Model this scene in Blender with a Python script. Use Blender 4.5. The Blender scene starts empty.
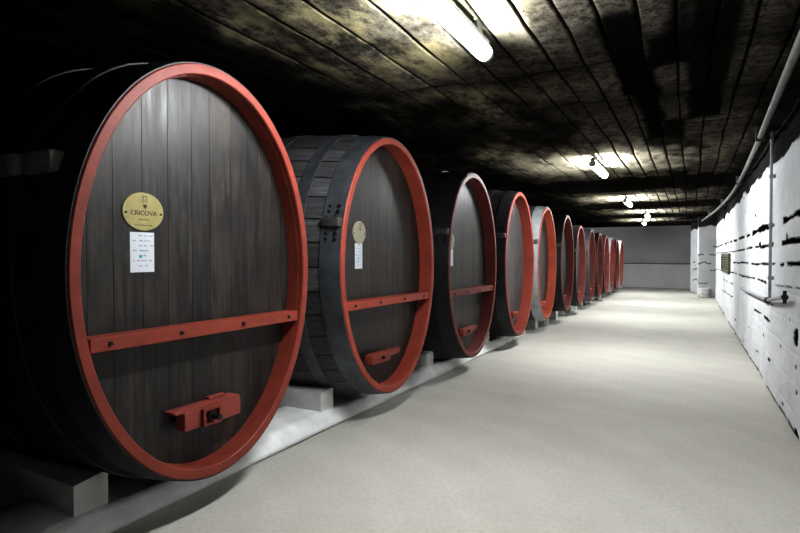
import bpy, math, random
import numpy as np

random.seed(7)
C = bpy.context.scene.collection
PI = math.pi
# ------------------------------------------------------------------ camera geometry
F_PX, H_CAM, YAW, PITCH = 533.3, 1.6, math.radians(28.5), math.radians(1.13)
SY, CY = math.sin(YAW), math.cos(YAW)
VPX, VPY = 689.6, 256.0
D = 2.70            # head plane of the casks is x = -D
W = 0.84            # right wall
ZC = 3.10           # ceiling

def ray_x(px, py, X):
    """photo pixel -> (Y, z) on the vertical plane x = X"""
    th = math.atan((px - 400) / F_PX) - YAW
    Y = X / math.tan(th)
    dep = Y * CY - X * SY
    return Y, H_CAM - (py - VPY) * dep / F_PX

def ray_z(px, py, z):
    """photo pixel -> (X, Y) on the horizontal plane z"""
    th = math.atan((px - 400) / F_PX) - YAW
    dep = (H_CAM - z) * F_PX / (py - VPY)
    r = dep / math.cos(th + YAW)
    return r * math.sin(th), r * math.cos(th)

# ------------------------------------------------------------------ mesh helpers
class MB:
    def __init__(s):
        s.v, s.f, s.uv = [], [], []
        s.has_uv = False
    def add(s, vs, fs, uvs=None):
        o = len(s.v)
        s.v += [tuple(map(float, p)) for p in vs]
        for i, f in enumerate(fs):
            s.f.append(tuple(o + k for k in f))
            s.uv.append(uvs[i] if uvs else None)
        if uvs: s.has_uv = True
    def box(s, x0, x1, y0, y1, z0, z1, bev=0.0):
        if bev <= 0:
            vs = [(x, y, z) for x in (x0, x1) for y in (y0, y1) for z in (z0, z1)]
            s.add(vs, [(0, 1, 3, 2), (4, 6, 7, 5), (0, 4, 5, 1), (2, 3, 7, 6), (0, 2, 6, 4), (1, 5, 7, 3)])
            return
        # chamfered box from three stacked octagon-like rings
        def ring(x, i):
            a, b_, c, d = y0 + i, y1 - i, z0 + i, z1 - i
            e = bev
            return [(x, a + e, c), (x, b_ - e, c), (x, b_, c + e), (x, b_, d - e), (x, b_ - e, d), (x, a + e, d), (x, a, d - e), (x, a, c + e)]
        rings = [ring(x0, bev * .7), ring(x0 + bev, 0), ring(x1 - bev, 0), ring(x1, bev * .7)]
        vs = [p for r in rings for p in r]
        fs = [tuple(range(7, -1, -1)), tuple(range(24, 32))]
        for k in range(3):
            for i in range(8):
                j = (i + 1) % 8
                fs.append((k * 8 + i, k * 8 + j, k * 8 + 8 + j, k * 8 + 8 + i))
        s.add(vs, fs)
    def cyl(s, p0, p1, r, n=12, r1=None):
        s.tube([p0, p1], r, n, r1)
    def tube(s, pts, r, n=10, r1=None):
        P = [np.array(p, float) for p in pts]
        vs, fs = [], []
        for i, p in enumerate(P):
            t = P[min(i + 1, len(P) - 1)] - P[max(i - 1, 0)]
            t /= np.linalg.norm(t)
            a = np.cross(t, (0, 0, 1)) if abs(t[2]) < .9 else np.cross(t, (1, 0, 0))
            a /= np.linalg.norm(a); b = np.cross(t, a)
            rr = r if (r1 is None or i == 0) else r1
            for k in range(n):
                w = 2 * PI * k / n
                vs.append(p + rr * (math.cos(w) * a + math.sin(w) * b))
        for i in range(len(P) - 1):
            for k in range(n):
                j = (k + 1) % n
                fs.append((i * n + k, i * n + j, i * n + n + j, i * n + n + k))
        fs.append(tuple(range(n - 1, -1, -1)))
        o = (len(P) - 1) * n
        fs.append(tuple(range(o, o + n)))
        s.add(vs, fs)
    def build(s, name, m, parent=None, loc=(0, 0, 0), sharp=35):
        me = bpy.data.meshes.new(name)
        me.from_pydata(s.v, [], s.f)
        if s.has_uv:
            uvl = me.uv_layers.new(name='UVMap')
            k = 0
            for f, u in zip(s.f, s.uv):
                for i in range(len(f)):
                    uvl.data[k].uv = u[i] if u else (0, 0)
                    k += 1
        me.polygons.foreach_set('use_smooth', [True] * len(me.polygons))
        me.set_sharp_from_angle(angle=math.radians(sharp))
        me.validate(); me.update()
        if m: me.materials.append(m)
        o = bpy.data.objects.new(name, me)
        C.objects.link(o)
        o.location = loc
        if parent: o.parent = parent
        return o

def grid_obj(name, P, m, attrs=None, parent=None, smooth=True, flip=False):
    """P: (nu, nv, 3) array of points"""
    nu, nv = P.shape[:2]
    idx = np.arange(nu * nv).reshape(nu, nv)
    q = np.stack([idx[:-1, :-1], idx[1:, :-1], idx[1:, 1:], idx[:-1, 1:]], -1).reshape(-1, 4)
    if flip: q = q[:, ::-1]
    me = bpy.data.meshes.new(name)
    me.vertices.add(nu * nv); me.vertices.foreach_set('co', P.reshape(-1).astype(np.float32))
    n = len(q)
    me.loops.add(n * 4); me.loops.foreach_set('vertex_index', q.reshape(-1).astype(np.int32))
    me.polygons.add(n)
    me.polygons.foreach_set('loop_start', np.arange(0, n * 4, 4, dtype=np.int32))
    me.polygons.foreach_set('use_smooth', np.full(n, smooth))
    me.update(calc_edges=True)
    for k, a in (attrs or {}).items():
        at = me.attributes.new(k, 'FLOAT', 'POINT')
        at.data.foreach_set('value', a.reshape(-1).astype(np.float32))
    me.materials.append(m)
    o = bpy.data.objects.new(name, me); C.objects.link(o)
    if parent: o.parent = parent
    return o

def vnoise(x, y, seed=0):
    rs = np.random.RandomState(seed)
    T = rs.rand(256, 256)
    xi, yi = np.floor(x).astype(int), np.floor(y).astype(int)
    fx, fy = x - xi, y - yi
    fx = fx * fx * (3 - 2 * fx); fy = fy * fy * (3 - 2 * fy)
    g = lambda i, j: T[i % 256, j % 256]
    return (g(xi, yi) * (1 - fx) + g(xi + 1, yi) * fx) * (1 - fy) + (g(xi, yi + 1) * (1 - fx) + g(xi + 1, yi + 1) * fx) * fy

def fbm(x, y, seed=0, o=4):
    s, a, t = 0, .5, 0
    for k in range(o):
        s = s + a * vnoise(x * 2 ** k, y * 2 ** k, seed + k); t += a; a *= .5
    return s / t

def sstep(a, b, x):
    t = np.clip((x - a) / (b - a), 0, 1)
    return t * t * (3 - 2 * t)

def empty(name, loc, label, cat, group=None):
    o = bpy.data.objects.new(name, None); C.objects.link(o)
    o.location = loc; o.empty_display_size = .2
    o['label'] = label; o['category'] = cat
    if group: o['group'] = group
    return o

def tag(o, label, cat, group=None):
    o['label'] = label; o['category'] = cat
    if group: o['group'] = group
    return o

def struct(o, label=None):
    o['kind'] = 'structure'
    if label: o['label'] = label
    return o

# ------------------------------------------------------------------ materials
def mat(name):
    m = bpy.data.materials.new(name); m.use_nodes = True
    nt = m.node_tree
    return m, nt, nt.nodes['Principled BSDF']

def N(nt, t, **kw):
    n = nt.nodes.new(t)
    for k, v in kw.items(): setattr(n, k, v)
    return n

def noise(nt, vec, scale, detail=6, rough=.6, dist=0):
    n = N(nt, 'ShaderNodeTexNoise')
    n.inputs['Scale'].default_value = scale; n.inputs['Detail'].default_value = detail
    n.inputs['Roughness'].default_value = rough; n.inputs['Distortion'].default_value = dist
    if vec is not None: nt.links.new(vec, n.inputs['Vector'])
    return n.outputs['Fac']

def ramp(nt, fac, stops, interp='LINEAR'):
    r = N(nt, 'ShaderNodeValToRGB'); r.color_ramp.interpolation = interp
    els = r.color_ramp.elements
    while len(els) < len(stops): els.new(.5)
    for e, (p, c) in zip(els, stops):
        e.position = p
        e.color = (c, c, c, 1) if isinstance(c, (int, float)) else (*c, 1)
    nt.links.new(fac, r.inputs['Fac'])
    return r.outputs['Color']

def mix(nt, fac, a, b, mode='MIX'):
    n = N(nt, 'ShaderNodeMix', data_type='RGBA', blend_type=mode)
    for s, v in ((n.inputs[0], fac), (n.inputs[6], a), (n.inputs[7], b)):
        if isinstance(v, (int, float)): s.default_value = v
        elif isinstance(v, tuple): s.default_value = (*v, 1)
        else: nt.links.new(v, s)
    return n.outputs[2]

def math_n(nt, op, a, b=None):
    n = N(nt, 'ShaderNodeMath', operation=op)
    for s, v in ((n.inputs[0], a), (n.inputs[1], b)):
        if v is None: continue
        if isinstance(v, (int, float)): s.default_value = v
        else: nt.links.new(v, s)
    return n.outputs[0]

def coords(nt, kind='Object', scale=None):
    tc = N(nt, 'ShaderNodeTexCoord')
    v = tc.outputs[kind]
    if scale:
        mp = N(nt, 'ShaderNodeMapping'); mp.inputs['Scale'].default_value = scale
        nt.links.new(v, mp.inputs['Vector']); v = mp.outputs['Vector']
    return v

def bump(nt, bsdf, h, strength=.3, dist=.02):
    b = N(nt, 'ShaderNodeBump'); b.inputs['Strength'].default_value = strength; b.inputs['Distance'].default_value = dist
    nt.links.new(h, b.inputs['Height']); nt.links.new(b.outputs['Normal'], bsdf.inputs['Normal'])

def attr(nt, name):
    a = N(nt, 'ShaderNodeAttribute'); a.attribute_name = name
    return a.outputs['Fac']

def simple(name, col, rough=.5, metal=0., var=.25, scale=8, bmp=.15, spec=.5):
    m, nt, b = mat(name)
    v = coords(nt)
    f = noise(nt, v, scale)
    lo = tuple(c * (1 - var) for c in col); hi = tuple(min(1, c * (1 + var)) for c in col)
    nt.links.new(ramp(nt, f, [(.3, lo), (.7, hi)]), b.inputs['Base Color'])
    b.inputs['Roughness'].default_value = rough; b.inputs['Metallic'].default_value = metal
    b.inputs['Specular IOR Level'].default_value = spec
    if bmp: bump(nt, b, noise(nt, v, scale * 6), bmp, .005)
    return m

def wood_head(name, tint=(1, 1, 1), warm=1.0):
    """vertical planks: u = plank index + fraction, object space grain along z"""
    m, nt, b = mat(name)
    uv = N(nt, 'ShaderNodeUVMap'); uv.uv_map = 'UVMap'
    sp = N(nt, 'ShaderNodeSeparateXYZ'); nt.links.new(uv.outputs['UV'], sp.inputs[0])
    pid = math_n(nt, 'FLOOR', sp.outputs['X'])
    oi = N(nt, 'ShaderNodeObjectInfo')
    wn = N(nt, 'ShaderNodeTexWhiteNoise', noise_dimensions='2D')
    cx = N(nt, 'ShaderNodeCombineXYZ'); nt.links.new(pid, cx.inputs['X']); nt.links.new(oi.outputs['Random'], cx.inputs['Y'])
    nt.links.new(cx.outputs[0], wn.inputs['Vector'])
    v = coords(nt, 'Object', (1, 14, .9))
    ad = N(nt, 'ShaderNodeVectorMath', operation='ADD'); nt.links.new(v, ad.inputs[0])
    sc = N(nt, 'ShaderNodeVectorMath', operation='SCALE'); nt.links.new(wn.outputs['Color'], sc.inputs[0]); sc.inputs['Scale'].default_value = 30
    nt.links.new(sc.outputs[0], ad.inputs[1])
    g0 = noise(nt, ad.outputs[0], 2.2, 8, .7, .5)
    spots = noise(nt, coords(nt, 'Object', (1, 3.2, 1.3)), 2.6, 6, .7, .8)
    g = math_n(nt, 'ADD', math_n(nt, 'MULTIPLY', g0, .62), math_n(nt, 'MULTIPLY', spots, .38))
    vb = coords(nt, 'Object', (1, 2.6, .7))
    big = noise(nt, vb, 1.9, 5, .65)
    base = ramp(nt, g, [(.36, (.0075, .0075, .0078)), (.5, (.0235, .0222, .0215)), (.66, (.070, .061, .052))])
    plank = ramp(nt, wn.outputs['Value'], [(0, (.75, .75, .77)), (.5, (.95, .92, .9)), (1, (1.25, 1.16, 1.06))])
    col = mix(nt, 1.0, base, plank, 'MULTIPLY')
    col = mix(nt, ramp(nt, big, [(.5, 0.), (.68, .55 * warm)]), col, (.066, .050, .036))
    col = mix(nt, 1.0, col, tint, 'MULTIPLY')
    nt.links.new(col, b.inputs['Base Color'])
    rr = ramp(nt, g, [(.38, .34), (.62, .56)]); nt.links.new(rr, b.inputs['Roughness'])
    b.inputs['Specular IOR Level'].default_value = .42
    bump(nt, b, g, .35, .008)
    return m

def wood_hull(name, kk=1.0):
    """staves: u counts staves, v runs along the cask"""
    m, nt, b = mat(name)
    uv = N(nt, 'ShaderNodeUVMap'); uv.uv_map = 'UVMap'
    sp = N(nt, 'ShaderNodeSeparateXYZ'); nt.links.new(uv.outputs['UV'], sp.inputs[0])
    pid = math_n(nt, 'FLOOR', sp.outputs['X'])
    fr = math_n(nt, 'FRACT', sp.outputs['X'])
    edge = math_n(nt, 'MINIMUM', fr, math_n(nt, 'SUBTRACT', 1.0, fr))
    line = ramp(nt, edge, [(.015, 0.), (.05, 1.)])
    wn = N(nt, 'ShaderNodeTexWhiteNoise', noise_dimensions='1D'); nt.links.new(pid, wn.inputs['W'])
    mp = N(nt, 'ShaderNodeMapping'); mp.inputs['Scale'].default_value = (5, 1.2, 1); nt.links.new(uv.outputs['UV'], mp.inputs['Vector'])
    g = noise(nt, mp.outputs['Vector'], 2.0, 8, .65)
    base = ramp(nt, g, [(.25, (.022 * kk, .022 * kk, .024 * kk)), (.55, (.062 * kk, .061 * kk, .063 * kk)), (.8, (.16 * kk, .158 * kk, .154 * kk))])
    col = mix(nt, 1.0, base, ramp(nt, wn.outputs['Value'], [(0, .7), (1, 1.25)]), 'MULTIPLY')
    col = mix(nt, line, (.006, .006, .006), col)
    nt.links.new(col, b.inputs['Base Color'])
    b.inputs['Roughness'].default_value = .55; b.inputs['Specular IOR Level'].default_value = .2
    bump(nt, b, math_n(nt, 'ADD', line, math_n(nt, 'MULTIPLY', g, .5)), .35, .01)
    return m

def red_paint(name, col):
    m, nt, b = mat(name)
    v = coords(nt)
    f = noise(nt, v, 5, 7, .7)
    f2 = noise(nt, v, 26, 5, .7)
    c = ramp(nt, f, [(.3, tuple(k * .72 for k in col)), (.7, tuple(k * 1.12 for k in col))])
    c = mix(nt, ramp(nt, f2, [(.62, 0.), (.75, .55)]), c, tuple(k * .35 for k in col))
    nt.links.new(c, b.inputs['Base Color'])
    b.inputs['Roughness'].default_value = .52; b.inputs['Specular IOR Level'].default_value = .35
    bump(nt, b, f2, .2, .004)
    return m

M = {}
M['head'] = wood_head('cask_head_oak', (.84, .82, .82)); M['head_part_sheen'] = wood_head('part_sheen_head_oak', (1.15, 1.2, 1.25), .5); M['head_sheen'] = wood_head('sheen_head_oak', (2.1, 2.25, 2.4), .2)  # grey sheen on the farther heads is mixed into their wood colour
M['hull'] = wood_hull('cask_stave_oak', 1.35); M['hull_shaded'] = wood_hull('shaded_stave_oak', .3)  # second oak is a shaded copy: hull shade put into its colour
M['red'] = red_paint('red_paint', (.25, .050, .032))
M['bright_red'] = red_paint('bright_red_paint', (.35, .068, .042))
M['orange'] = red_paint('orange_red_paint', (.50, .105, .060))
M['dark_red'] = red_paint('dull_red_paint', (.16, .036, .028))
M['pink'] = red_paint('faded_red_paint', (.28, .065, .052))
M['steel'] = simple('hoop_steel', (.105, .112, .125), .48, .55, .35, 6, .15)
M['steel_dark'] = simple('dark_hoop_steel', (.022, .022, .024), .5, .3, .35, 6, .15)  # same hoop steel in a much darker tone
M['pale_hoop'] = simple('pale_grey_hoop', (.40, .42, .44), .5, .1, .2, 8, .1)
M['lug_pale'] = simple('lug_grey_iron', (.20, .19, .17), .6, .2, .5, 9, .3)
M['lug'] = simple('lug_iron', (.085, .08, .075), .55, .4, .4, 20, .3)
M['bolt'] = simple('bolt_iron', (.03, .028, .027), .5, .6, .3, 30, .1)
M['gold'] = simple('plaque_brass', (.31, .27, .11), .55, .1, .12, 20, .05)
M['pale'] = simple('plaque_pale', (.30, .275, .20), .6, 0, .15, 30, .05)
M['ink'] = simple('dark_ink', (.05, .035, .025), .6, 0, .1, 20, 0)
M['inkgrey'] = simple('grey_ink', (.30, .31, .36), .7, 0, .1, 20, 0)
M['teal'] = simple('teal_ink', (.05, .32, .34), .7, 0, .1, 20, 0)
M['paper'] = simple('paper', (.56, .58, .62), .7, 0, .04, 10, 0)
M['plinth'] = simple('whitewashed_concrete', (.82, .82, .81), .85, 0, .16, 4, .5)
M['cradle'] = simple('painted_cradle', (.55, .55, .54), .85, 0, .18, 5, .5)
M['grey_metal'] = simple('galvanised', (.42, .42, .42), .5, .3, .2, 10, .1)
M['conduit'] = simple('conduit_paint', (.36, .37, .39), .5, .1, .15, 10, .1)
M['pipe'] = simple('pipe_grey', (.13, .125, .115), .6, .1, .3, 7, .2)
M['cable'] = simple('cable_black', (.02, .02, .02), .6, 0, .2, 10, 0)
M['fixture'] = simple('fixture_dark', (.06, .06, .055), .6, .1, .3, 10, .1)
M['tub'] = simple('tub_white', (.75, .75, .76), .6, 0, .08, 10, .1)
M['grille'] = simple('grille_green', (.12, .12, .08), .7, .2, .3, 14, .2)
M['void'] = simple('dark_void', (.008, .008, .008), .9, 0, .1, 10, 0)

def lamp_mat(k=1.0):
    m, nt, b = mat('fluorescent_glow')
    nt.nodes.remove(b)
    e = N(nt, 'ShaderNodeEmission'); e.inputs['Color'].default_value = (.95, .985, 1, 1); e.inputs['Strength'].default_value = 185 * k
    nt.links.new(e.outputs[0], nt.nodes['Material Output'].inputs['Surface'])
    return m
M['lamp'], M['lamp2'], M['lamp3'] = lamp_mat(1.25), lamp_mat(1.4), lamp_mat(1.55)

def ceiling_mat():
    m, nt, b = mat('sooty_limestone')
    v = coords(nt)
    n1 = noise(nt, v, 1.3, 8, .68, .3)
    n2 = noise(nt, v, 15, 8, .78)
    n3 = noise(nt, coords(nt, 'Object', (1, .45, 1)), 3.2, 6, .7)
    c = ramp(nt, n1, [(.32, (.030, .027, .022)), (.5, (.105, .092, .073)), (.68, (.21, .188, .15))])
    c = mix(nt, ramp(nt, n2, [(.40, .85), (.58, 0.)]), c, (.012, .011, .010))
    c = mix(nt, math_n(nt, 'MULTIPLY', attr(nt, 'mould'), ramp(nt, n3, [(.47, 0.), (.6, 1.)])), c, (.34, .30, .18))
    c = mix(nt, math_n(nt, 'MULTIPLY', attr(nt, 'pale'), ramp(nt, n3, [(.38, .12), (.52, .8)])), c, (.36, .33, .25))  # lamp glow painted into the stone colour
    c = mix(nt, attr(nt, 'soot_shade'), c, (.004, .0037, .0033))  # soot, joints and painted shade together
    nt.links.new(c, b.inputs['Base Color'])
    b.inputs['Roughness'].default_value = .9; b.inputs['Specular IOR Level'].default_value = 0
    bump(nt, b, math_n(nt, 'ADD', n2, n1), 1.0, .045)
    return m

def wall_mat():
    m, nt, b = mat('whitewashed_block')
    v = coords(nt)
    n1 = noise(nt, v, 1.6, 6, .6); n2 = noise(nt, v, 16, 6, .7)
    c = ramp(nt, n1, [(.3, (.66, .67, .69)), (.65, (.80, .81, .83))])
    c = mix(nt, ramp(nt, n2, [(.62, 0.), (.78, .35)]), c, (.42, .42, .42))
    c = mix(nt, attr(nt, 'crack'), c, (.003, .003, .0025))
    nt.links.new(c, b.inputs['Base Color'])
    b.inputs['Roughness'].default_value = .85; b.inputs['Specular IOR Level'].default_value = 0
    bump(nt, b, n2, .5, .015)
    return m

def floor_mat():
    m, nt, b = mat('dusty_concrete')
    v = coords(nt)
    n1 = noise(nt, v, .7, 6, .6); n2 = noise(nt, v, 30, 6, .7)
    # broad tyre-sweep arcs
    wv = N(nt, 'ShaderNodeTexWave', wave_type='RINGS', rings_direction='SPHERICAL')
    mp = N(nt, 'ShaderNodeMapping'); mp.inputs['Location'].default_value = (3.2, -1.5, 0); nt.links.new(v, mp.inputs['Vector'])
    nt.links.new(mp.outputs['Vector'], wv.inputs['Vector'])
    wv.inputs['Scale'].default_value = .55; wv.inputs['Distortion'].default_value = 4; wv.inputs['Detail'].default_value = 4; wv.inputs['Detail Scale'].default_value = 1.6
    c = ramp(nt, n1, [(.3, (.52, .50, .455)), (.7, (.62, .60, .55))])
    c = mix(nt, ramp(nt, wv.outputs['Fac'], [(.5, 0.), (1, .12)]), c, (.74, .72, .66))
    c = mix(nt, ramp(nt, n2, [(.3, .3), (.55, 0.)]), c, (.32, .30, .27))
    nt.links.new(c, b.inputs['Base Color'])
    b.inputs['Roughness'].default_value = .75; b.inputs['Specular IOR Level'].default_value = .3
    bump(nt, b, n2, .1, .005)
    return m

def backwall_mat():
    m, nt, b = mat('grey_plaster')
    v = coords(nt)
    n1 = noise(nt, v, .9, 6, .6); n2 = noise(nt, v, 12, 5, .7)
    sp = N(nt, 'ShaderNodeSeparateXYZ'); nt.links.new(v, sp.inputs[0])
    hz = ramp(nt, math_n(nt, 'DIVIDE', sp.outputs['Z'], 3.2), [(.375, 0.), (.385, 1.)])
    lo = ramp(nt, n1, [(.3, (.72, .72, .73)), (.7, (.84, .84, .85))])
    up = ramp(nt, n1, [(.3, (.46, .46, .47)), (.7, (.58, .58, .59))])
    c = mix(nt, hz, lo, up)
    nt.links.new(c, b.inputs['Base Color'])
    b.inputs['Roughness'].default_value = .85
    bump(nt, b, n2, .4, .02)
    return m

M['ceiling'] = ceiling_mat(); M['wall'] = wall_mat(); M['floor'] = floor_mat(); M['backwall'] = backwall_mat()
M['rock'] = simple('dark_rock', (.030, .028, .026), .95, 0, .5, 2, .8)

# ------------------------------------------------------------------ setting
X_LEFT, Y_BACK, Y_NEAR = -6.6, 29.8, -3.0

# floor: slight unevenness
xs = np.linspace(X_LEFT, 1.25, 80); ys = np.linspace(Y_NEAR, Y_BACK + .2, 220)
X, Y = np.meshgrid(xs, ys, indexing='ij')
Z = (fbm(X * .9, Y * .9, 3) - .5) * .012
struct(grid_obj('floor', np.stack([X, Y, Z], -1), M['floor']), 'pale dusty concrete floor of the cellar aisle')

# ceiling with saw-cut grooves running along the gallery
groove_x = [-3.9, -3.45, -3.05, -2.68, -2.33, -2.02, -1.69, -1.44, -1.19, -.95, -.73, -.525, -.31, -.10, .13, .36, .58]
xs = np.unique(np.round(np.concatenate([np.linspace(X_LEFT, -4, 40), np.arange(-4, 1.26, .03)] + [np.array([g - .03, g - .018, g - .011, g - .005, g, g + .005, g + .011, g + .018, g + .03]) for g in groove_x]), 3))
ys = np.concatenate([np.arange(Y_NEAR, 14, .07), np.arange(14, Y_BACK + .2, .16)])
X, Y = np.meshgrid(xs, ys, indexing='ij')
wob = (fbm(X * 1.5, Y * .8, 11) - .5) * .06
gro = np.zeros_like(X)
for i, gx in enumerate(groove_x):
    wd = .006 + .008 * vnoise(np.full_like(Y, i * 7.3), Y * .9, 21)
    gro = np.maximum(gro, 1 - sstep(.5, 1.5, np.abs(X - gx) / wd))
# cross joints
cj = np.zeros_like(X)
for k in range(26):
    y0 = -2 + k * 1.25 + .4 * random.random()
    off = (fbm(X * 1.5, X * 0 + k, 31) - .5) * .35
    on = vnoise(X * 1.3, X * 0 + k * 3.1, 41) > .42
    cj = np.maximum(cj, (1 - sstep(.02, .06, np.abs(Y - y0 - off))) * on * .7)
soot_shade = np.zeros_like(X)  # holds soot stains, grooves and joints, plus shade painted above the casks
edge_n = (fbm(X * 5, Y * 2.2, 51) - .5)
def dark_xy(x0, x1, y0, y1, s=1.0, e=.09):  # sooty patches and plain darker bands
    global soot_shade
    d = np.maximum(np.maximum(x0 - X, X - x1), np.maximum(y0 - Y, Y - y1) / 2.5) + edge_n * e
    soot_shade = np.maximum(soot_shade, s * (1 - sstep(-.02, .03, d)))
dark_xy(-.02, .26, -3, 6.6, .96)
dark_xy(-.54, -.31, 3.6, 5.4, .98)
dark_xy(-.47, -.26, 4.6, 7.6, .98)
dark_xy(-.28, -.02, 4.1, 4.7, .97)
dark_xy(-.30, -.06, 6.6, 7.7, .95)
dark_xy(-.34, -.06, 8.2, 9.1, .95)
dark_xy(-.36, -.04, 10.6, 11.4, .9)
dark_xy(-4.5, .9, 11.1, 13.4, .9, .3)  # darker bands across the ceiling from here on
dark_xy(-4.5, .9, 16.4, 18.4, .9, .3)
dark_xy(-4.5, .9, 21.2, 23.0, .82)
dark_xy(-4.5, .9, 26.0, 30.0, .7)
soot_shade = np.maximum(soot_shade, .92 * sstep(-2.25, -3.1, X + edge_n * 1.2))  # light fall-off above the casks painted as a darker ceiling
soot_shade = np.maximum(soot_shade, .85 * sstep(.42, .75, X + edge_n * .3))
soot_shade = np.maximum(soot_shade, .85 * sstep(.58, .68, fbm(X * 1.1, Y * .5, 61)))
soot_shade = np.maximum(soot_shade, np.maximum(gro * .96, cj))
mould = sstep(.45, .7, fbm(X * .9, Y * .6, 71)) * sstep(-.5, -1.2, X) + .9 * sstep(.4, 0, np.hypot((X + 2.05) / 1.1, (Y - 2.9) / 1.6) - .55)
pale = np.zeros_like(X)  # glow around each lamp, painted as lighter ceiling colour
for lx, ly, rx, ry in ((-1.25, 2.6, .55, 1.1), (-1.4, 9.2, 1.35, 1.5), (-1.4, 15.0, 1.3, 1.1), (-1.3, 19.7, 1.3, 1.1), (-1.6, 24.2, 1.2, 1.2)):
    pale = np.maximum(pale, sstep(1.25, .7, np.hypot((X - lx) / rx, (Y - ly) / ry) + edge_n * .9))
soot_shade = soot_shade * (1 - .6 * pale * (1 - gro))
pale = pale * (1 - gro)
mould = np.clip(mould, 0, 1) * (1 - gro)
Z = ZC + gro * .02 + cj * .01 + (fbm(X * 1.2, Y * .7, 81) - .5) * .03 + (fbm(X * 7, Y * 6, 91) - .5) * .010
Z = Z - .10 * sstep(.55, 1.0, X)
struct(grid_obj('ceiling', np.stack([X + wob, Y, Z], -1), M['ceiling'], {'soot_shade': soot_shade, 'mould': mould, 'pale': pale}, flip=True), 'low sooty limestone ceiling with saw-cut grooves')

# right wall of painted blocks with dark open joints
ys = np.concatenate([np.arange(Y_NEAR, 5, .25), np.arange(5, 12, .028), np.arange(12, 22.56, .06)])
zs = np.concatenate([np.arange(-.02, 2.9, .0125), np.linspace(2.9, ZC + .05, 10)])
Yg, Zg = np.meshgrid(ys, zs, indexing='ij')
crack = np.zeros_like(Yg)
rag = fbm(Yg * 6, Zg * 16, 5) - .5
rag2 = fbm(Yg * 1.7, Zg * 9, 15)
def stroke(pix, th, rough=1.0, gaps=.0, seed=0):
    global crack
    P = [ray_x(px, py, W) for px, py in pix]
    P.sort()
    py_, pz_ = np.array([p[0] for p in P]), np.array([p[1] for p in P])
    zc = np.interp(Yg, py_, pz_) + (fbm(Yg * 1.3, Yg * 0 + seed, 100 + seed, 3) - .5) * .03 * rough
    tv = th * (.55 + .8 * vnoise(Yg * 2.1, Yg * 0 + seed * 2.7, 200 + seed)) + rag * .022 * rough
    ins = (Yg > py_[0]) & (Yg < py_[-1])
    if gaps: ins &= vnoise(Yg * 2.3, Yg * 0 + seed * 1.9, 300 + seed) > gaps * .7
    k = (1 - sstep(-.006, .008, np.abs(Zg - zc) - tv)) * ins
    crack = np.maximum(crack, k)
def blob(px, py, ry, rz):
    global crack
    y0, z0 = ray_x(px, py, W)
    d = np.hypot((Yg - y0) / ry, (Zg - z0) / rz) + rag * 1.5
    crack = np.maximum(crack, 1 - sstep(.8, 1.1, d))
stroke([(714, 248), (727, 243), (750, 235)], .020, 1, .25, 1)
stroke([(752, 234), (762, 229), (772, 225)], .036, 1.2, 0, 2)
stroke([(782, 220.5), (791, 215), (802, 210)], .030, 1.2, .1, 3)
stroke([(716, 253.5), (734, 251.5), (752, 248), (772, 244)], .013, 1, .3, 4)
stroke([(759, 247), (772, 244)], .024, 1.2, 0, 14)
stroke([(781, 242), (802, 239)], .022, 1.3, .1, 5)
blob(787, 238.5, .10, .06); blob(759, 244, .12, .05)
stroke([(733, 262.5), (752, 263.5), (774, 264)], .016, 1, .3, 6)
stroke([(779, 264), (802, 264)], .016, 1, .2, 7)
stroke([(716, 269), (735, 273.5), (752, 278), (772, 283)], .013, 1.3, .4, 8)
stroke([(776, 285), (802, 289)], .005, .6, .2, 9)
stroke([(722, 279), (733, 284)], .010, 1, .4, 10)
stroke([(754, 310), (762, 314.5), (771, 322)], .018, 1, .1, 11)
stroke([(744, 291), (760, 298), (775, 305)], .010, 1, .2, 12)
stroke([(721, 289), (733, 297)], .010, 1, .4, 13)
blob(755, 215, .13, .035); blob(765, 336, .10, .022); blob(771, 360, .08, .02); blob(736, 320, .22, .015)
blob(796, 339, .10, .07); blob(797, 367, .05, .02); blob(797, 393, .05, .025); blob(762, 383, .16, .03)
blob(768, 304, .10, .015); blob(781, 347, .05, .015); blob(750, 328, .1, .02); blob(784, 405, .05, .015)
blob(745, 342, .1, .012); blob(758, 352, .1, .015); blob(789, 320, .06, .012); blob(799, 436, .12, .05)
# unpainted rock above the whitewash
top = 2.66 + (fbm(Yg * 1.6, Yg * 0, 400, 5) - .5) * .20 + (fbm(Yg * 1.6, Zg * 6, 405) - .5) * .10
crack = np.maximum(crack, sstep(-.02, .03, Zg - top) * .97)
crack = np.maximum(crack, .8 * (1 - sstep(.0, .035, Zg - .012 + rag * .05)) * (vnoise(Yg * 2, Yg * 0, 410) > .45))
Xg = W + crack * .008 * (Zg < top) + (fbm(Yg * 1.4, Zg * 3, 420) - .5) * .035 + (fbm(Yg * 5, Zg * 9, 430) - .5) * .016
course = np.abs(((Zg + .1) % .27) / .27 - .5) > .47
Xg = Xg + course * .006
Xg = Xg + (Zg > top) * (.02 + (fbm(Yg * 4, Zg * 6, 440) - .5) * .08)
struct(grid_obj('wall_right', np.stack([Xg, Yg, Zg], -1), M['wall'], {'crack': crack}, flip=True), 'whitewashed block wall with black open joints')

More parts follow.
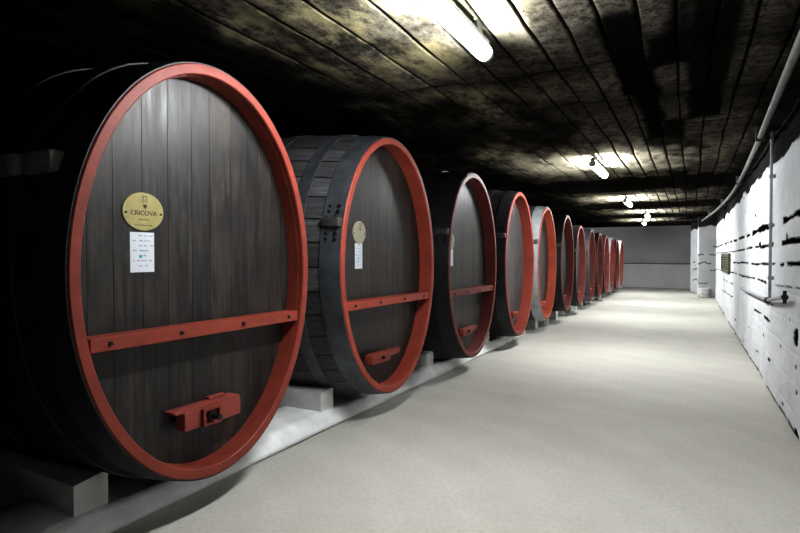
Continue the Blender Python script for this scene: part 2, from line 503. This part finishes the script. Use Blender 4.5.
def pier(name, x0, x1, y0, y1, seed, label):
    """whitewashed pier: front face (towards -y) and aisle face (towards -x) as one folded grid"""
    nf, ns = 30, 60
    path = [(x1 + (x0 - x1) * i / nf, y0) for i in range(nf)] + [(x0, y0 + (y1 - y0) * i / ns) for i in range(ns + 1)]
    zs = np.linspace(-.02, ZC + .05, 160)
    s = np.arange(len(path))
    Px = np.array([p[0] for p in path])[:, None] + 0 * zs; Py = np.array([p[1] for p in path])[:, None] + 0 * zs
    Zz = zs[None, :] + 0 * Px
    S = s[:, None] * .05 + 0 * Px
    n = (fbm(S * 2, Zz * 3, seed) - .5)
    crk = np.zeros_like(Px)
    for k, zc in enumerate((.55, 1.05, 1.32, 1.62, 1.95)):
        on = vnoise(S * 2.2, S * 0 + k * 3, seed + 3) > .5
        crk = np.maximum(crk, (1 - sstep(.012, .03, np.abs(Zz - zc - n * .2))) * on * .9)
    crk = np.maximum(crk, sstep(-.03, .03, Zz - 2.78 - n * .4) * .95)
    Px = Px + n * .03; Py = Py + n * .03
    struct(grid_obj(name, np.stack([Px, Py, Zz], -1), M['wall'], {'crack': crk}), label)
pier('wall_right_pier', .30, .95, 24.0, 27.2, 500, 'first whitewashed pier stepping out past the block wall')
pier('wall_right_pier.001', .04, .40, 27.2, Y_BACK + .1, 520, 'second whitewashed pier against the grey end wall')

# end wall, left wall
def plain_wall(name, P00, P10, P01, n, m, amp, seed, label, flip=False):
    P00, P10, P01 = map(np.array, (P00, P10, P01))
    u, v = np.meshgrid(np.linspace(0, 1, n[0]), np.linspace(0, 1, n[1]), indexing='ij')
    P = P00 + u[..., None] * (P10 - P00) + v[..., None] * (P01 - P00)
    nr = np.cross(P10 - P00, P01 - P00); nr = nr / np.linalg.norm(nr)
    L = np.linalg.norm(P10 - P00)
    P = P + nr * ((fbm(u * L * 1.2, v * 4, seed) - .5) * amp)[..., None]
    struct(grid_obj(name, P, m, flip=flip), label)
plain_wall('wall_back', (X_LEFT, Y_BACK, -.02), (1.25, Y_BACK, -.02), (X_LEFT, Y_BACK, ZC + .06), (80, 40), M['backwall'], .04, 600, 'grey plastered end wall of the gallery')
plain_wall('wall_blocker', (X_LEFT, 1.05, -.02), (-2.75, 1.05, -.02), (X_LEFT, 1.05, ZC + .06), (60, 30), M['rock'], .12, 605, 'added dark rock face, out of view, shading the first cask')  # added out of view to keep bounce light off the first cask
plain_wall('wall_blocker_aisle', (-2.75, Y_NEAR, -.02), (-2.75, 1.05, -.02), (-2.75, Y_NEAR, ZC + .06), (60, 40), M['rock'], .10, 607, 'aisle side of the added dark rock face, out of view', flip=True)  # return side of the added light-blocking wall
plain_wall('wall_left', (X_LEFT, Y_NEAR, -.02), (X_LEFT, Y_BACK, -.02), (X_LEFT, Y_NEAR, ZC + .06), (160, 30), M['rock'], .2, 610, 'dark rock wall behind the casks', flip=True)
mb = MB()
pts = np.linspace(X_LEFT, .1, 40)
for a_, b_ in zip(pts[:-1], pts[1:]):
    z0 = 1.235 + .01 * math.sin(a_ * 2.3)
    mb.box(a_, b_, Y_BACK - .05, Y_BACK + .02, z0 - .035, z0)
struct(mb.build('trim_1', M['fixture']), 'dark ledge line across the end wall')

# low whitewashed plinth under the first four casks, with a dip below each
casks = [  # half width, half height, centre z, centre y, length, bulge
    (.945, 1.318, 1.495, 2.48, 2.8, .10), (.975, 1.312, 1.50, 4.86, 2.8, .105), (.965, 1.310, 1.465, 7.24, 2.8, .09), (.93, 1.30, 1.455, 9.60, 2.8, .09),
    (.86, 1.215, 1.44, 11.70, 2.6, .08), (.82, 1.20, 1.42, 13.87, 2.6, .07), (.77, 1.13, 1.325, 15.75, 2.4, .05), (.77, 1.12, 1.31, 17.70, 2.4, .05),
    (.74, 1.10, 1.29, 19.42, 2.4, .04), (.74, 1.085, 1.27, 21.08, 2.4, .04), (.74, 1.07, 1.25, 22.75, 2.4, .04), (.74, 1.06, 1.24, 24.42, 2.4, .04), (.74, 1.05, 1.23, 26.10, 2.4, .04)]
Y_PL = 10.45
K = .957             # true size of the casks relative to the measured frame
ys = np.arange(Y_NEAR, Y_PL + .01, .06)
prof = [(-2.935, -.01), (-2.93, .012), (-2.902, .022), (-2.918, .05), (-2.955, .105), (-2.985, .138), (-3.03, .150), (-3.2, .150), (-3.42, .150), (-3.44, .135), (-3.44, -.01)]
P = np.zeros((len(ys), len(prof), 3))
for i, y in enumerate(ys):
    dip = 0
    for a, b, zc, yc, L, B in casks[:4]:
        dip = max(dip, 1 - abs((y - yc * K) / .50) ** 3 if abs(y - yc * K) < .50 else 0)
    for j, (px, pz) in enumerate(prof):
        wv = (float(fbm(np.array(y * 2.), np.array(j * .7), 700)) - .5) * .010
        z = pz if pz < 0 else pz * (1 - .22 * dip * min(1, max(0, (-2.99 - px) / .03)))
        P[i, j] = (px + wv * (pz >= 0), y, z + wv * .5 * (pz > 0.1))
kb = grid_obj('kerb', P, M['plinth'])
mbk = MB(); mbk.add([P[-1, j] for j in range(len(prof))], [tuple(range(len(prof)))])
ke = mbk.build('kerb_end', M['plinth'], kb)
struct(kb, 'low whitewashed plinth running under the first four casks')

# ------------------------------------------------------------------ casks
NSEG = 96
def ell(a, b, w):  # w=0 at +y, runs through the top
    return a * math.cos(w), b * math.sin(w)

def ring_strip(mb, prof, a, b, zc, uvs=None, nseg=NSEG, closed=False):
    """prof: list of (x, mode, value): value is a (scale, offset) applied to the ellipse"""
    vs, fs, uu = [], [], []
    for (x, sc, of) in prof:
        for k in range(nseg):
            y, z = ell(a * sc + of, b * sc + of, 2 * PI * k / nseg)
            vs.append((x, y, zc + z))
    n = len(prof)
    for i in range(n if closed else n - 1):
        i2 = (i + 1) % n
        for k in range(nseg):
            j = (k + 1) % nseg
            fs.append((i * nseg + k, i * nseg + j, i2 * nseg + j, i2 * nseg + k))
            if uvs:
                ns, t = uvs
                u0, u1 = ns * k / nseg, ns * (k + 1) / nseg - 1e-4
                uu.append(((u0, t[i]), (u1, t[i]), (u1, t[i2]), (u0, t[i2])))
    mb.add(vs, fs, uu if uvs else None)

RING, CHIME = .064, .006

def make_plaque(root, y, z, m, written, x):
    mb = MB(); n = 48
    vs, fs = [], []
    for (xx, k) in ((x, 1.0), (x + .006, 1.0), (x + .009, .97)):
        for i in range(n):
            w = 2 * PI * i / n
            vs.append((xx, y + (.136 if written else .115) * k * math.cos(w), z + .113 * k * math.sin(w)))
    for r in range(2):
        for i in range(n):
            j = (i + 1) % n
            fs.append((r * n + i, r * n + j, r * n + n + j, r * n + n + i))
    fs.append(tuple(range(2 * n, 3 * n)))
    mb.add(vs, fs)
    pl = mb.build('plaque', m, root)
    pl['label'] = 'oval brass plaque' if written else 'pale oval plaque'
    xf = x + .0092
    sc = MB()
    for s in (-1, 1):
        sc = MB(); sc.cyl((xf - .004, y + s * (.115 if written else .098), z - .01), (xf + .003, y + s * (.115 if written else .098), z - .01), .007, 10)
        sc.build('screw', M['bolt'], pl)
    em = MB()                                     # a small drinking glass emblem
    em.add([(xf + .001, y + .008 + p[0], z + p[1]) for p in ((-.014, .042), (.014, .042), (.009, .022), (.0, .018), (-.009, .022))], [(4, 3, 2, 1, 0)][::1])
    for q in ((-.014, .088, .028, .004), (-.014, .052, .003, .036), (.011, .052, .003, .036), (-.006, .068, .014, .003), (-.006, .058, .010, .003)):
        em.box(xf, xf + .001, y + .008 + q[0], y + .008 + q[0] + q[2], z + q[1], z + q[1] + q[3])
    em.build('emblem', M['ink'], pl)
    if written:
        cu = bpy.data.curves.new('lettering', 'FONT'); cu.body = 'CRICOVA'; cu.size = .040; cu.align_x = 'CENTER'; cu.extrude = .0006; cu.space_character = 1.0
        to = bpy.data.objects.new('lettering', cu); C.objects.link(to)
        bpy.context.view_layer.update()
        me = bpy.data.meshes.new_from_object(to.evaluated_get(bpy.context.evaluated_depsgraph_get()))
        C.objects.unlink(to); bpy.data.objects.remove(to); bpy.data.curves.remove(cu)
        me.materials.clear(); me.materials.append(M['ink'])
        lt = bpy.data.objects.new('lettering', me); C.objects.link(lt); lt.parent = pl
        lt.location = (xf + .001, y, z - .022); lt.rotation_euler = (PI / 2, 0, PI / 2)
        # weathered, unreadable lines beneath the name
        rr = random.Random(3)
    rr = random.Random(5)
    for (zz, half, hh) in ((-.047, .030, .010), (-.080, .055, .010)):
        q = -half; sm = MB()
        while q < half:
            w_ = rr.uniform(.004, .009)
            sm.box(xf, xf + .001, y + q, y + q + w_ * .55, z + zz - hh / 2 * rr.uniform(.5, 1), z + zz + hh / 2 * rr.uniform(.5, 1))
            q += w_ + .003
        sm.build('small_lettering', M['ink'] if written else M['inkgrey'], pl)

def make_paper(root, y, z, x, hh=.118, hw=.079):
    mb = MB(); mb.box(x, x + .003, y - hw, y + hw, z - hh, z + hh)
    pp = mb.build('paper_label', M['paper'], root)
    pp['label'] = 'white paper label'
    rr = random.Random(11)
    for k in range(7):
        w = MB()
        zz = z + hh * (.82 - .25 * k)
        q = -hw * .8 if k % 2 else -hw * .3
        while q < hw * rr.uniform(.4, .8):
            l_ = rr.uniform(.01, .03)
            w.box(x + .003, x + .0037, y + q, y + q + l_, zz - .0028, zz + .0028 + rr.uniform(0, .003))
            q += l_ + rr.uniform(.004, .02)
        w.build('handwritten_text', M['inkgrey'], pp)
    s = MB(); s.cyl((x + .003, y - .012, z - .025), (x + .0038, y - .012, z - .025), .010, 14); s.build('stamp', M['teal'], pp)

def hull_scale(t, L, B): return 1 + B * math.sin(PI * min(max(t / L, 0), 1)) ** .9

def make_cask(i, label):
    a, b, zc, yc, L, B = casks[i]
    near = i < 4
    DEEP = [.15, .16, .17, .19, .17, .17, .15, .14, .14, .13, .14, .13, .13][i]
    root = empty('wine_cask', (-D * K, yc * K, H_CAM * (1 - K)), label, 'cask', 'oval oak casks in a row along the gallery')
    root.scale = (K, K, K)
    nseg = NSEG
    # staves
    mb = MB()
    ts = [.012] + [L * k / 22 for k in range(1, 22)] + [L]
    ns = 38 if near else 32
    prof = [(-t, hull_scale(t, L, B), -.004) for t in ts]
    ring_strip(mb, prof, a, b, zc, (ns, ts), ns * 4)
    n_ = ns * 4                                   # closed back
    base = len(mb.v) - n_
    mb.f.append(tuple(range(base, base + n_))); mb.uv.append(None)
    mb.build('staves', M['hull'] if i in (1, 4, 7, 10) else M['hull_shaded'], root, sharp=60)
    # rim
    red = M[{1: 'bright_red', 2: 'dark_red', 3: 'red', 4: 'orange', 5: 'dark_red', 6: 'dark_red', 7: 'dark_red', 8: 'dark_red', 9: 'dark_red', 11: 'dark_red', 12: 'dark_red'}.get(i, 'red')]
    mb = MB()
    R_ = RING * (1 if near else .95)
    ring_strip(mb, [(-.05, 1, 0), (-.008, 1, .001), (0, 1, -.006), (.001, 1, -R_ / 2), (0, 1, -R_ + .006), (-.008, 1, -R_), (-DEEP - .004, 1, -R_ - CHIME), (-DEEP - .02, 1, -R_ - CHIME), (-.05, 1, -R_ - .005)], a, b, zc, closed=True)
    mb.build('rim', red, root, sharp=28)
    # head of vertical planks
    mb = MB()
    ai, bi = a - R_ - CHIME + .004, b - R_ - CHIME + .004
    y = -ai; k = 0; rr = random.Random(100 + i)
    while y < ai - 1e-4:
        y1 = min(ai, y + rr.uniform(.10, .21))
        if ai - y1 < .06: y1 = ai
        g = .0014
        cols = [y, y + g, y + (y1 - y) * .25, y + (y1 - y) * .5, y + (y1 - y) * .75, y1 - g, y1]
        vs = []
        for c_i, yy in enumerate(cols):
            zz = bi * math.sqrt(max(0, 1 - (yy / ai) ** 2))
            dx = -.003 if c_i in (0, 6) else 0
            for q in range(5): vs.append((-DEEP + dx, yy, zc - zz + 2 * zz * q / 4))
        fs, uu = [], []
        for c_i in range(6):
            for q in range(4):
                fs.append((c_i * 5 + q, c_i * 5 + 5 + q, c_i * 5 + 6 + q, c_i * 5 + 1 + q))
                f0, f1 = .02 + .96 * c_i / 6, .02 + .96 * (c_i + 1) / 6
                uu.append(((k + f0, q), (k + f1, q), (k + f1, q + 1), (k + f0, q + 1)))
        mb.add(vs, fs, uu)
        y = y1; k += 1
    mb.build('head', M['head_sheen'] if i in (3, 4) else M['head_part_sheen'] if i in (2, 5, 6, 7) else M['head'], root, sharp=20)
    # hoops
    hoops = [(.012, .215), (.42, .545), (.98, 1.12)]
    hoops = hoops + [(L - q, L - p) for p, q in reversed(hoops)]
    for hi_, (t0, t1) in enumerate(hoops):
        mb = MB()
        tt = [t0 + (t1 - t0) * q / 4 for q in range(5)]
        pr = [(-t, hull_scale(t, L, B), .007) for t in tt]
        pr = [(-t0, hull_scale(t0, L, B), -.002)] + pr + [(-t1, hull_scale(t1, L, B), -.002)]
        ring_strip(mb, pr, a, b, zc)
        ho = mb.build('hoop', M['pale_hoop'] if i in (4, 10, 12) and hi_ == 0 else M['steel'] if i in (1, 4, 7, 10) else M['steel_dark'], root, sharp=30)
        if hi_ < 3:
            # tightening lug with its bolts, on the side towards the entrance
            tm = (t0 + t1) / 2
            if i == 0: tm = (.30, .56, 1.05)[hi_]
            s_ = hull_scale(tm, L, B)
            zl = {0: .60, 1: .42, 2: .47}.get(i, .50 * b / 1.28)
            yl = -a * s_ * math.sqrt(1 - (zl / (b * s_)) ** 2)
            lg = MB()
            wd = (t1 - t0) * .48 if i else (.125, .10, .07)[hi_]
            lg.box(-tm - wd, -tm + wd, yl - .055, yl + .05, zl + zc - .062, zl + zc + (.055 if i == 0 else .022), .010)
            lo = lg.build('hoop_lug', M['lug'] if i else M['lug_pale'], ho)
            if near and hi_ < 2:
                for q in (-.5, .5):
                    bo = MB(); bo.cyl((-tm + q * wd, yl - .03, zl + zc - .085), (-tm + q * wd, yl - .03, zl + zc + .045), .011, 8)
                    bo.build('bolt', M['bolt'], ho)
                for dz in (.08, .13, -.12, -.17):
                    zz = zl + dz; yy = -a * s_ * math.sqrt(1 - (zz / (b * s_)) ** 2)
                    for q in (-.5, .5):
                        bo = MB(); bo.cyl((-tm + q * wd, yy + .02, zz + zc), (-tm + q * wd, yy - .018, zz + zc), .016, 8)
                        bo.build('rivet', M['bolt'], ho)
    # cross bar
    if i < 3:
        zb = zc - .364 - (.0 if i else 0)
        yh = (a - R_ - .008) * math.sqrt(1 - ((zc - zb) / (b - R_)) ** 2) - .004
        mb = MB(); mb.box(-DEEP + .002, -.016, -yh, yh, zb - .04, zb + .038, .006)
        cb = mb.build('crossbar', red, root)
        for q in (-.72, -.265, .245, .72):
            bo = MB(); bo.cyl((-.02, q, zb), (-.004, q, zb), .016, 6, .012); bo.build('bolt', M['bolt'], cb)
    # clamp beam of the small hatch
    zb = (.60 if near else .56) + (zc - b - .21)
    yo = {0: -.035, 1: -.09, 2: -.06}.get(i, -.05)
    mb = MB(); x0 = -DEEP
    if i == 0:
        mb.box(x0 + .035, -.035, yo - .20, yo + .27, zb - .06, zb + .055, .006)
        be = mb.build('hatch_clamp', M['pink'], root)
        pl = MB(); pl.box(x0 + .002, -.045, yo - .26, yo + .27, zb + .055, zb + .072, .003); pl.box(x0 + .002, x0 + .04, yo + .06, yo + .20, zb + .072, zb + .09, .004)
        pl.build('clamp_ledge', M['pink'], be)
        bs = MB()
        for (p, q, r, s) in ((-.075, .075, .038, .055), (-.075, .075, -.058, -.042), (-.075, -.055, -.042, .038), (.055, .075, -.042, .038)):
            bs.box(-.036, -.006, yo + p, yo + q, zb + r, zb + s, .002)
        bs.build('clamp_box', M['red'], be)
        bo = MB(); bo.cyl((-.04, yo, zb - .002), (.06, yo, zb - .002), .019, 12); bo.cyl((-.035, yo, zb - .002), (-.012, yo, zb - .002), .034, 6)
        bo.build('screw', M['bolt'], be)
    else:
        w_ = .32 if i < 3 else .20
        mb.box(x0 + .045, x0 + .095, yo - w_, yo + w_, zb - .030, zb + .032, .006)
        mb.box(x0 + .045, x0 + .135, yo - w_ * .98, yo + .04, zb - .058, zb + .045, .010)
        mb.box(x0 + .001, x0 + .05, yo - w_ * .7, yo - w_ * .45, zb - .03, zb + .03, .004)
        mb.box(x0 + .001, x0 + .05, yo + w_ * .45, yo + w_ * .7, zb - .03, zb + .03, .004)
        be = mb.build('hatch_clamp', M['red'] if i != 4 else red, root)
        bo = MB(); bo.cyl((x0 + .12, yo - .12, zb - .005), (x0 + .165, yo - .12, zb - .005), .018, 8); bo.build('screw', M['bolt'] if i < 3 else M['red'], be)
        if i >= 3:
            ps = MB(); ps.box(x0 + .001, x0 + .05, yo - .10, yo - .05, zb - .20, zb - .03, .004); ps.build('post', red, be)
    if i == 0:
        make_plaque(root, -.425, 1.862, M['gold'], True, -DEEP); make_paper(root, -.432, 1.622, -DEEP)
    elif i == 1:
        make_plaque(root, -.44, 1.83, M['pale'], False, -DEEP); make_paper(root, -.448, 1.60, -DEEP, .125, .066)
    elif i == 2:
        make_plaque(root, -.50, 1.80, M['pale'], False, -DEEP); make_paper(root, -.49, 1.58, -DEEP, .115, .065)
    return root

labels = [
    'huge dark oval cask with red rim, gold oval plaque and white paper label',
    'second oval cask in the row, pale oval plaque above a white label, hoops showing',
    'third cask, narrow dull red rim, faint plaque and last of the casks with a crossbar',
    'fourth cask, grey sheen on its head, last one standing on the whitewashed plinth',
    'fifth cask, brightest orange rim, pale hoop, standing just past the plinth end',
    'sixth cask, dark head and dull red rim, just behind the orange-rimmed cask',
    'seventh cask along, black hoop and red rim with pale upper edge',
    'eighth cask along, red rim and grey staves, two places past the dull red sixth',
    'ninth cask along, dull brownish red rim, sunk in shadow behind the eighth',
    'tenth cask along, dark purple-red rim in the shadow beside the ninth',
    'eleventh cask along, clear red rim and pale hoop, third from the grey end wall',
    'twelfth cask along, dull red rim, second from the grey end wall',
    'last cask of the row, small dull red rim seen against the grey end wall']
for i, lb in enumerate(labels): make_cask(i, lb)

# cradles: two concrete bearers under every cask
names = ['first', 'second', 'third', 'fourth', 'fifth', 'sixth', 'seventh', 'eighth', 'ninth', 'tenth', 'eleventh', 'twelfth', 'last']
looks = ['pair of grey concrete bearers under the {} cask', ]
for i, (a, b, zc, yc, L, B) in enumerate(casks):
    near = i < 4
    lb = ('pair of whitewashed concrete bearers carrying the %s cask on the plinth' if near else 'pair of short concrete bearers carrying the %s cask on the bare floor') % names[i]
    a, b, zc, yc, L = a * K, b * K, H_CAM + (zc - H_CAM) * K, yc * K, L * K
    cr = empty('cradle', (-D * K, yc, 0), lb, 'cradle', 'bearers under the casks')
    for s in (-1, 1):
        y_in, y_out = a * .50, a * .50 + .20
        mb = MB(); nx, ny = 20, 6
        x_f = -.42 if near else -.36
        x_b = -(L - .25)
        top = []
        for p in range(nx + 1):
            x = x_f + (x_b - x_f) * p / nx
            for q in range(ny + 1):
                y = y_in + (y_out - y_in) * q / ny
                # underside of the hull here
                sc = hull_scale(-x, L, B)
                zz = zc - (b * sc + .008) * math.sqrt(max(0, 1 - (y / (a * sc + .008)) ** 2)) - .006
                cap = .345 - .03 * q / ny
                top.append((x, s * y, min(zz, cap if near else max(cap, 0.1))))
        nb = len(top)
        vs = top + [(x, y, .0) for x, y, z in top]
        fs = []
        w_ = ny + 1
        for p in range(nx):
            for q in range(ny):
                k = p * w_ + q
                fs.append((k, k + w_, k + w_ + 1, k + 1)); fs.append((nb + k, nb + k + 1, nb + k + w_ + 1, nb + k + w_))
        for p in range(nx):
            for q in (0, ny):
                k = p * w_ + q; fs.append((k, k + w_, nb + k + w_, nb + k) if q else (k, nb + k, nb + k + w_, k + w_))
        for q in range(ny):
            for p in (0, nx):
                k = p * w_ + q; fs.append((k, k + 1, nb + k + 1, nb + k) if not p else (k, nb + k, nb + k + 1, k + 1))
        mb.add(vs, fs)
        mb.build('bearer', M['cradle'], cr, sharp=30)

# ------------------------------------------------------------------ lamps
lamp_spots = [(-1.23, 2.955, 'fluorescent tube lamp above the big cask with the gold plaque'), (-1.28, 9.0, 'second fluorescent lamp along the ceiling, glowing above the fourth cask'),
              (-1.42, 15.0, 'third fluorescent lamp along the ceiling, a small bright spot'), (-1.27, 19.7, 'fourth fluorescent lamp, small spot nearer the wall than the last lamp'),
              (-1.68, 24.2, 'last and lowest-looking fluorescent lamp before the grey end wall')]
for k, (x, y, lb) in enumerate(lamp_spots):
    r = empty('ceiling_lamp', (x, y, 2.97), lb, 'lamp', 'fluorescent lamps along the ceiling')
    hl = .50 if k == 0 else .62
    mb = MB(); mb.box(-.03, .03, -hl - .04, hl + .04, .046, .085, .006); mb.build('housing', M['fixture'], r)
    for s in (-.35, .35):
        mb = MB(); mb.box(-.025, .025, s - .05, s + .05, .08, .14, .004); mb.build('hanger', M['fixture'], r)
    mb = MB(); mb.cyl((0, -hl, 0), (0, hl, 0), .052, 20); tb = mb.build('tube', M[('lamp', 'lamp2', 'lamp3', 'lamp3', 'lamp3')[k]], r); tb['label'] = 'glowing white tube'
    for s in (-1, 1):
        mb = MB(); mb.cyl((0, s * hl, 0), (0, s * (hl + .04), 0), .053, 20); mb.box(-.02, .02, s * (hl + .02) - .018, s * (hl + .02) + .018, .03, .055, .003); mb.build('end_cap', M['grey_metal'], r)

# ------------------------------------------------------------------ pipes on the right
pts = [(.46, -2.5, 2.96), (.50, 0, 2.965), (.60, 4.0, 2.97), (.64, 5.5, 2.955), (.71, 7.9, 2.95), (.77, 10.5, 2.95), (.79, 13, 2.93), (.74, 16, 2.93), (.64, 19, 2.94), (.50, 21.8, 2.95), (.40, 23.6, 2.95)]
def smooth_path(p, k=6):
    p = np.array(p); t = np.arange(len(p)); tt = np.linspace(0, len(p) - 1, (len(p) - 1) * k + 1)
    out = np.stack([np.interp(tt, t, p[:, j]) for j in range(3)], -1)
    for _ in range(6): out[1:-1] = (out[:-2] + 2 * out[1:-1] + out[2:]) / 4
    return out
mb = MB(); mb.tube(smooth_path(pts), .030, 12)
pr = empty('ceiling_pipe', (.5, 0, 2.9), 'long grey pipe curving along under the ceiling above the right-hand wall', 'pipe')
o = mb.build('pipe_run', M['pipe'], pr, loc=(-.5, 0, -2.9))
for y in (2.5, 7.3, 11.5, 16.0, 20.5):
    k = np.interp(y, [p[1] for p in pts], [p[0] for p in pts])
    mb = MB(); mb.box(k - .045, k + .045, y - .02, y + .02, 2.90, 3.14, .006); mb.build('bracket', M['fixture'], pr, loc=(-.5, 0, -2.9))

yv = ray_x(774, 200, W)[0]
xv = W - .035
mb = MB(); mb.tube([(xv, yv, 1.07), (xv, yv, 2.6), (xv, yv, 3.0)], .016, 10)
vp = empty('wall_conduit', (xv, yv, 1.07), 'thin vertical conduit running up the whitewashed wall', 'conduit')
mb.build('conduit', M['conduit'], vp, loc=(-xv, -yv, -1.07))
for z in (1.35, 1.95, 2.5):
    mb = MB(); mb.box(xv - .022, W + .02, yv - .012, yv + .012, z - .02, z + .02, .003); mb.build('clip', M['conduit'], vp, loc=(-xv, -yv, -1.07))
y0, z0 = ray_x(746, 288.5, W); y1, z1 = ray_x(774.5, 300.5, W); y2, z2 = ray_x(793, 297.5, W)
xp = W - .06
wp = empty('wall_pipe', (xp, y1, z1), 'short water pipe with a capped end fixed across the whitewashed wall', 'pipe')
L0 = (-xp, -y1, -z1)
mb = MB(); mb.tube([(xp + .1, y0 + .02, z0), (xp, y0, z0), (xp, y1, z1), (xp, y2, z2)], .021, 10); mb.build('pipe_run', M['conduit'], wp, loc=L0)
mb = MB(); mb.cyl((xp, y1 + .05, z1), (xp, y1 - .05, z1), .034, 12); mb.build('coupling', M['bolt'], wp, loc=L0)
mb = MB(); mb.cyl((xp, y2 + .03, z2), (xp, y2 - .03, z2), .028, 12); mb.cyl((xp, y2 - .01, z2 - .06), (xp, y2 - .01, z2 + .06), .016, 10); mb.build('end_valve', M['bolt'], wp, loc=L0)

# vent panel set on the wall
yA, zA = ray_x(730.5, 254, W); yB = ray_x(721.5, 254, W)[0]
ya, yb = yA, min(yB, yA + 3.2)
z_lo, z_hi = 1.20, 1.63
vt = empty('vent_panel', (W, (ya + yb) / 2, z_lo), 'greenish brown slatted vent panel set in the whitewashed wall', 'vent')
L0 = (-W, -(ya + yb) / 2, -z_lo)
mb = MB(); mb.box(W - .02, W + .02, ya, yb, z_lo, z_hi); mb.build('backing', M['void'], vt, loc=L0)
mb = MB()
for (p, q, r, s) in ((ya - .05, yb + .05, z_hi - .03, z_hi + .03), (ya - .05, yb + .05, z_lo - .03, z_lo + .03), (ya - .05, ya + .05, z_lo, z_hi), (yb - .05, yb + .05, z_lo, z_hi)):
    mb.box(W - .05, W + .01, p, q, r, s, .005)
mb.build('frame', M['grille'], vt, loc=L0)
mb = MB()
for k in range(7):
    z = z_lo + (z_hi - z_lo) * (k + .7) / 7.4
    mb.box(W - .04, W - .015, ya, yb, z - .018, z + .018, .003)
mb.build('slats', M['grille'], vt, loc=L0)

# small white tub at the foot of the far pier
tx, ty = .52, 23.62
mb = MB(); n = 28; vs = []; fs = []
pr_ = [(.15, .0), (.19, .06), (.205, .2), (.21, .34), (.20, .355), (.185, .34), (.17, .10), (0.001, .08)]
for r, z in pr_:
    for k in range(n): vs.append((r * math.cos(2 * PI * k / n), r * math.sin(2 * PI * k / n), z))
for q in range(len(pr_) - 1):
    for k in range(n):
        j = (k + 1) % n; fs.append((q * n + k, q * n + j, q * n + n + j, q * n + n + k))
mb.add(vs, fs)
tb = empty('tub', (tx, ty, .003), 'small white round tub at the foot of the far whitewashed pier', 'tub')
mb.build('body', M['tub'], tb)
mb = MB(); mb.add([(.12 * math.cos(t), -.208 - .0, .17 + .06 * math.sin(t)) for t in np.linspace(PI, 2 * PI, 12)], [tuple(range(12))])
mb.v = [(x, -math.sqrt(.2065 ** 2 - x * x), z) for x, y, z in mb.v]
mb.build('outlet', M['void'], tb)['label'] = 'dark crescent opening'

# ------------------------------------------------------------------ world, camera, colour
wd = bpy.data.worlds.new('world'); bpy.context.scene.world = wd; wd.use_nodes = True
bg = wd.node_tree.nodes['Background']; bg.inputs['Color'].default_value = (.85, .92, 1, 1); bg.inputs['Strength'].default_value = .01

cam = bpy.data.cameras.new('camera'); co = bpy.data.objects.new('camera', cam); C.objects.link(co)
cam.sensor_width = 36; cam.lens = 36 * F_PX / 800; cam.clip_start = .05; cam.clip_end = 200
co.location = (0, 0, H_CAM); co.rotation_euler = (PI / 2 - PITCH, 0, YAW)
sc = bpy.context.scene
sc.camera = co
sc.view_settings.view_transform = 'Standard'
sc.view_settings.look = 'None'
sc.view_settings.exposure = 0.1; sc.view_settings.gamma = .80
sc.cycles.use_denoising = True
sc.cycles.max_bounces = 8; sc.cycles.diffuse_bounces = 5
sc.cycles.sample_clamp_indirect = 8
